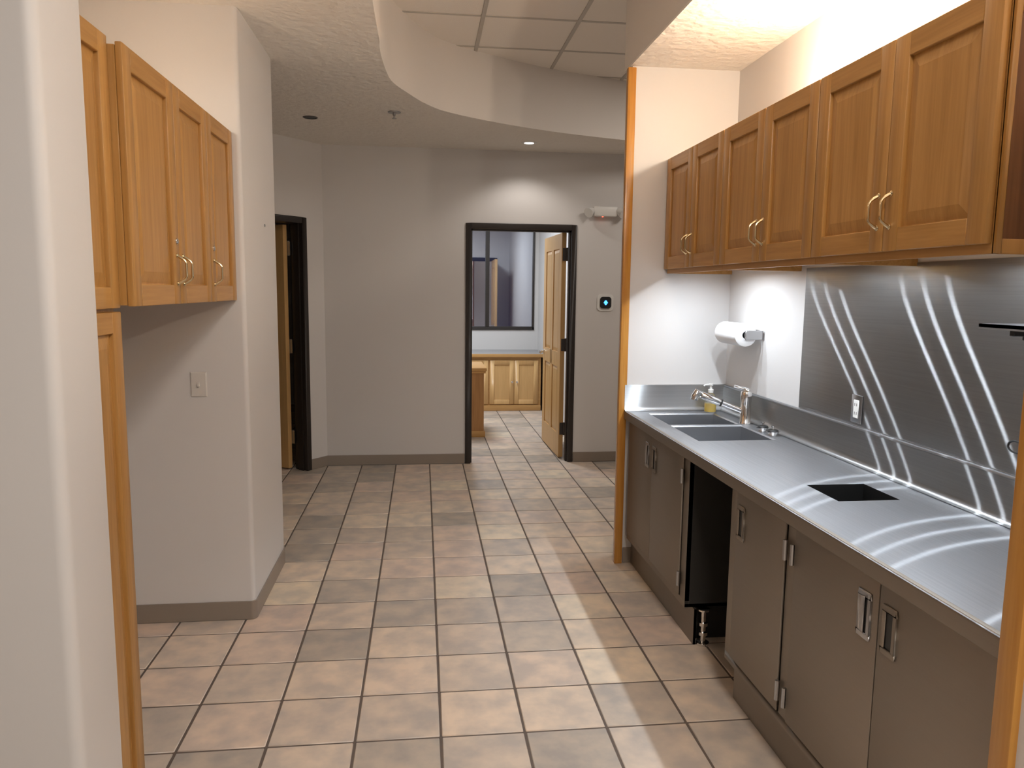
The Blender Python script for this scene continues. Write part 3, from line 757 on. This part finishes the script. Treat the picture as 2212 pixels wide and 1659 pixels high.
# light switch
t = thing('light_switch', (-1.088, 1.061, 1.094), 'almond light switch plate under the hanging cabinet', 'switch')
sw = MB()
a, b_, c, dd = -1.124, -1.053, 1.092, 1.206
for yy, ins in ((1.0605,0),(1.056,0),(1.0535,.004)): sw.v += [(a+ins,yy,c+ins),(b_-ins,yy,c+ins),(b_-ins,yy,dd-ins),(a+ins,yy,dd-ins)]
sw.f += [(r*4+q, r*4+(q+1)%4, r*4+4+(q+1)%4, r*4+4+q) for r in range(2) for q in range(4)]+[(8,9,10,11)]
pl = obj('plate', sw, 'switch', t)
tg = MB().add([(-1.0935,1.0535,1.139),(-1.0835,1.0535,1.139),(-1.0835,1.0535,1.161),(-1.0935,1.0535,1.161),(-1.092,1.042,1.140),(-1.085,1.042,1.140),(-1.085,1.045,1.150),(-1.092,1.045,1.150)], [(0,1,5,4),(1,2,6,5),(2,3,7,6),(3,0,4,7),(4,5,6,7)])
obj('toggle', tg, 'switch', t)

tag(obj('wall_anchor', MB().lathe([(.007,-.001),(.007,.004),(.003,.006)], (-.868, 1.532, 1.914), 'x', 12), 'satin', smooth=True), 'tiny grey screw anchor in the wall beside the hanging cabinet', 'screw')
# thermostat, emergency light
t = thing('thermostat', (1.611, YF-.012, 1.414), 'white square thermostat with a black face and blue display', 'thermostat')
obj('back_plate', MB().prism(rounded([(1.535,1.415),(1.687,1.415),(1.687,1.568),(1.535,1.568)], [.035]*4), -.010, 0), 'white', t, smooth=True)
obj('face', MB().prism(rounded([(1.560,1.438),(1.664,1.438),(1.664,1.544),(1.560,1.544)], [.026]*4), -.022, -.009), 'black', t, smooth=True)
dsp = MB()
for cx_, cz_, rr in ((1.612,1.499,.013),(1.612,1.479,.010),(1.600,1.491,.007),(1.624,1.491,.007)): dsp.prism([(cx_+rr*math.cos(k*math.pi/6), cz_+rr*math.sin(k*math.pi/6)) for k in range(12)], -.0235-.0004*rr*100, -.021)
obj('display', dsp, 'blue', t)
for o in t.children:     # drawn flat in xz, stand it up against the wall
    me = o.data; off = Vector(t['_o'])
    for v in me.vertices:
        w = v.co+off; v.co = Vector((w.x, YF+w.z, w.y))-off
    me.flip_normals() if False else None
    bm = bmesh.new(); bm.from_mesh(me); bmesh.ops.recalc_face_normals(bm, faces=bm.faces); bm.to_mesh(me); bm.free()
t = thing('emergency_light', (1.585, YF-.03, 2.22), 'white twin head emergency light with a red indicator on the far wall', 'emergency light')
obj('battery_case', MB().box(1.470, 1.690, YF-.070, YF-.001, 2.262, 2.352), 'white', t, bevel=.012, seg=3)
for x, s in ((1.445, -1), (1.705, 1)):
    h = MB().tube([(x-s*.025,YF-.045,2.322),(x+s*.012,YF-.075,2.300),(x+s*.030,YF-.092,2.288)], .04, 18, rs=[.018,.038,.045])
    hd = obj('lamp_head', h, 'white', t, smooth=True)
obj('indicator', MB().lathe([(.006,0),(.006,-.004)], (1.555, YF-.052, 2.262), 'z', 10), 'red', t)

# ------------------------------------------------------------------ ceiling fittings
t = thing('recessed_downlight', (.83, 3.88, ZC-.004), 'lit recessed downlight in the dropped ceiling before the office door', 'downlight')
obj('trim_ring', MB().lathe([(.040,ZC-.001),(.042,ZC-.006),(.066,ZC-.004),(.068,ZC-.0005)], (.83,3.88,0), 'z', 32), 'white', t, smooth=True)
obj('lamp_face', MB().lathe([(0,ZC-.003),(.040,ZC-.002)], (.83,3.88,0), 'z', 32), 'lamp_can', t)
light('lamp', 'SPOT', (.83, 3.88, ZC-.012), P_CAN, (1.0, .93, .86), t, spot_size=math.radians(128), spot_blend=.55, shadow_soft_size=.03)
t = thing('recessed_downlight', (-.86, 3.225, ZC-.004), 'unlit dark recessed downlight in the dropped ceiling near the angled wall', 'downlight')
obj('trim_ring', MB().lathe([(.046,ZC-.001),(.046,ZC-.005),(.052,ZC-.004),(.053,ZC-.0005)], (-.86,3.225,0), 'z', 28), 'hinge', t, smooth=True)
obj('dark_opening', MB().lathe([(0,ZC-.003),(.046,ZC-.002)], (-.86,3.225,0), 'z', 28), 'black', t)
t = thing('fire_sprinkler', (-.25, 2.96, ZC-.05), 'small metal fire sprinkler hanging from the dropped ceiling', 'sprinkler')
obj('escutcheon', MB().lathe([(.046,ZC-.0005),(.044,ZC-.006),(.014,ZC-.010)], (-.25,2.96,0), 'z', 24), 'satin', t, smooth=True)
obj('nozzle', MB().lathe([(.012,ZC-.008),(.012,ZC-.022),(.006,ZC-.026),(.006,ZC-.040),(.016,ZC-.042),(.016,ZC-.045)], (-.25,2.96,0), 'z', 14), 'satin', t, smooth=True)

def troffer(name, x0, x1, y0, y1, z, power, color, label):
    t = thing(name, ((x0+x1)/2, (y0+y1)/2, z), label, 'ceiling light')
    obj('frame', MB().box(x0, x1, y0, y0+.03, z-.004, z+.03).box(x0, x1, y1-.03, y1, z-.004, z+.03).box(x0, x0+.03, y0, y1, z-.004, z+.03).box(x1-.03, x1, y0, y1, z-.004, z+.03), 'white', t)
    obj('lens', MB().box(x0+.03, x1-.03, y0+.03, y1-.03, z+.002, z+.006), 'panel_light', t)
    light('lamp', 'AREA', ((x0+x1)/2, (y0+y1)/2, z-.006), power, color, t, shape='RECTANGLE', size=x1-x0-.08, size_y=y1-y0-.08)
for a, j in ((1, 4), (2, 3), (4, 12)):
    troffer('ceiling_troffer', gx[a]+.014, gx[a+1]-.014, gy[j]+.014, gy[j+2]-.014, ZT, {4: P_HALL, 3: P_REAR, 12: P_PASSAGE_FILL}[j], NEUT if j != 3 else (.86, .93, 1.0),
            'rectangular light panel in the raised ceiling ' + {4: 'in line with the hall', 3: 'short of the alcove header', 12: 'over the passage past the alcove, added as unseen fill'}[j])
troffer('ceiling_troffer', .0, .6, 5.7, 6.9, ZC-.01, P_OFFICE, COOL, 'rectangular light panel in the office ceiling')

# ------------------------------------------------------------------ office furniture
cy, cz = 7.285, .76
t = thing('office_credenza', (.3, 7.63, 0), 'oak office credenza with grey top under the dark window', 'credenza')
obj('body', MB().box(-.85, 1.505, cy+.02, 7.985, .0, cz-.045), 'maplex', t)
obj('top', MB().box(-.87, 1.553, cy-.012, 7.988, cz-.012, cz), 'laminate', t)
obj('top_edge', MB().box(-.87, 1.553, cy-.022, cy-.012, cz-.046, cz), 'maplex', t, bevel=.004)
obj('base_moulding', MB().box(-.85, 1.505, cy-.012, cy+.019, 0, .075), 'maplex', t, bevel=.006)
def face_door(parent, y, x0, x1, z0, z1, kx):
    st = .06
    b = MB().box(x0, x0+st, y, y+.02, z0, z1).box(x1-st, x1, y, y+.02, z0, z1).box(x0+st, x1-st, y, y+.02, z0, z0+st).box(x0+st, x1-st, y, y+.02, z1-st, z1)
    d = obj('door', b, 'maplez', parent, bevel=.003, seg=1)
    obj('door_panel', MB().box(x0+st, x1-st, y+.009, y+.018, z0+st, z1-st), 'maplez', d)
    obj('knob', MB().lathe([(.006,0),(.006,-.012),(.014,-.018),(.014,-.024),(0,-.028)], (kx, y, .386), 'y', 14), 'chrome', d, smooth=True)
for x0, x1, kx in ((.820,1.143,1.116),(1.147,1.466,1.181),(.16,.48,.45),(.484,.80,.515),(-.50,-.18,-.21),(-.176,.14,-.145)):
    face_door(t, cy, x0, x1, .088, .672, kx)
t = thing('office_desk', (-.1, 5.85, 0), 'oak office desk with overhanging top just inside the office doorway', 'desk')
obj('top', MB().box(-.95, .628, 5.485, 6.22, .725, .76), 'maplex', t, bevel=.006)
obj('top_moulding', MB().box(-.94, .618, 5.50, 6.21, .70, .725), 'maplex', t, bevel=.005)
obj('pedestal', MB().box(-.92, .600, 5.52, 6.19, .06, .70), wood('desk_oak', 'z', (0.33,0.15,0.045), (0.46,0.23,0.075), .4), t, bevel=.003, seg=1)
obj('base_moulding', MB().box(-.935, .616, 5.50, 6.205, 0, .068), 'maplex', t, bevel=.008)

for o in bpy.data.objects:
    if '_o' in o.keys(): del o['_o']
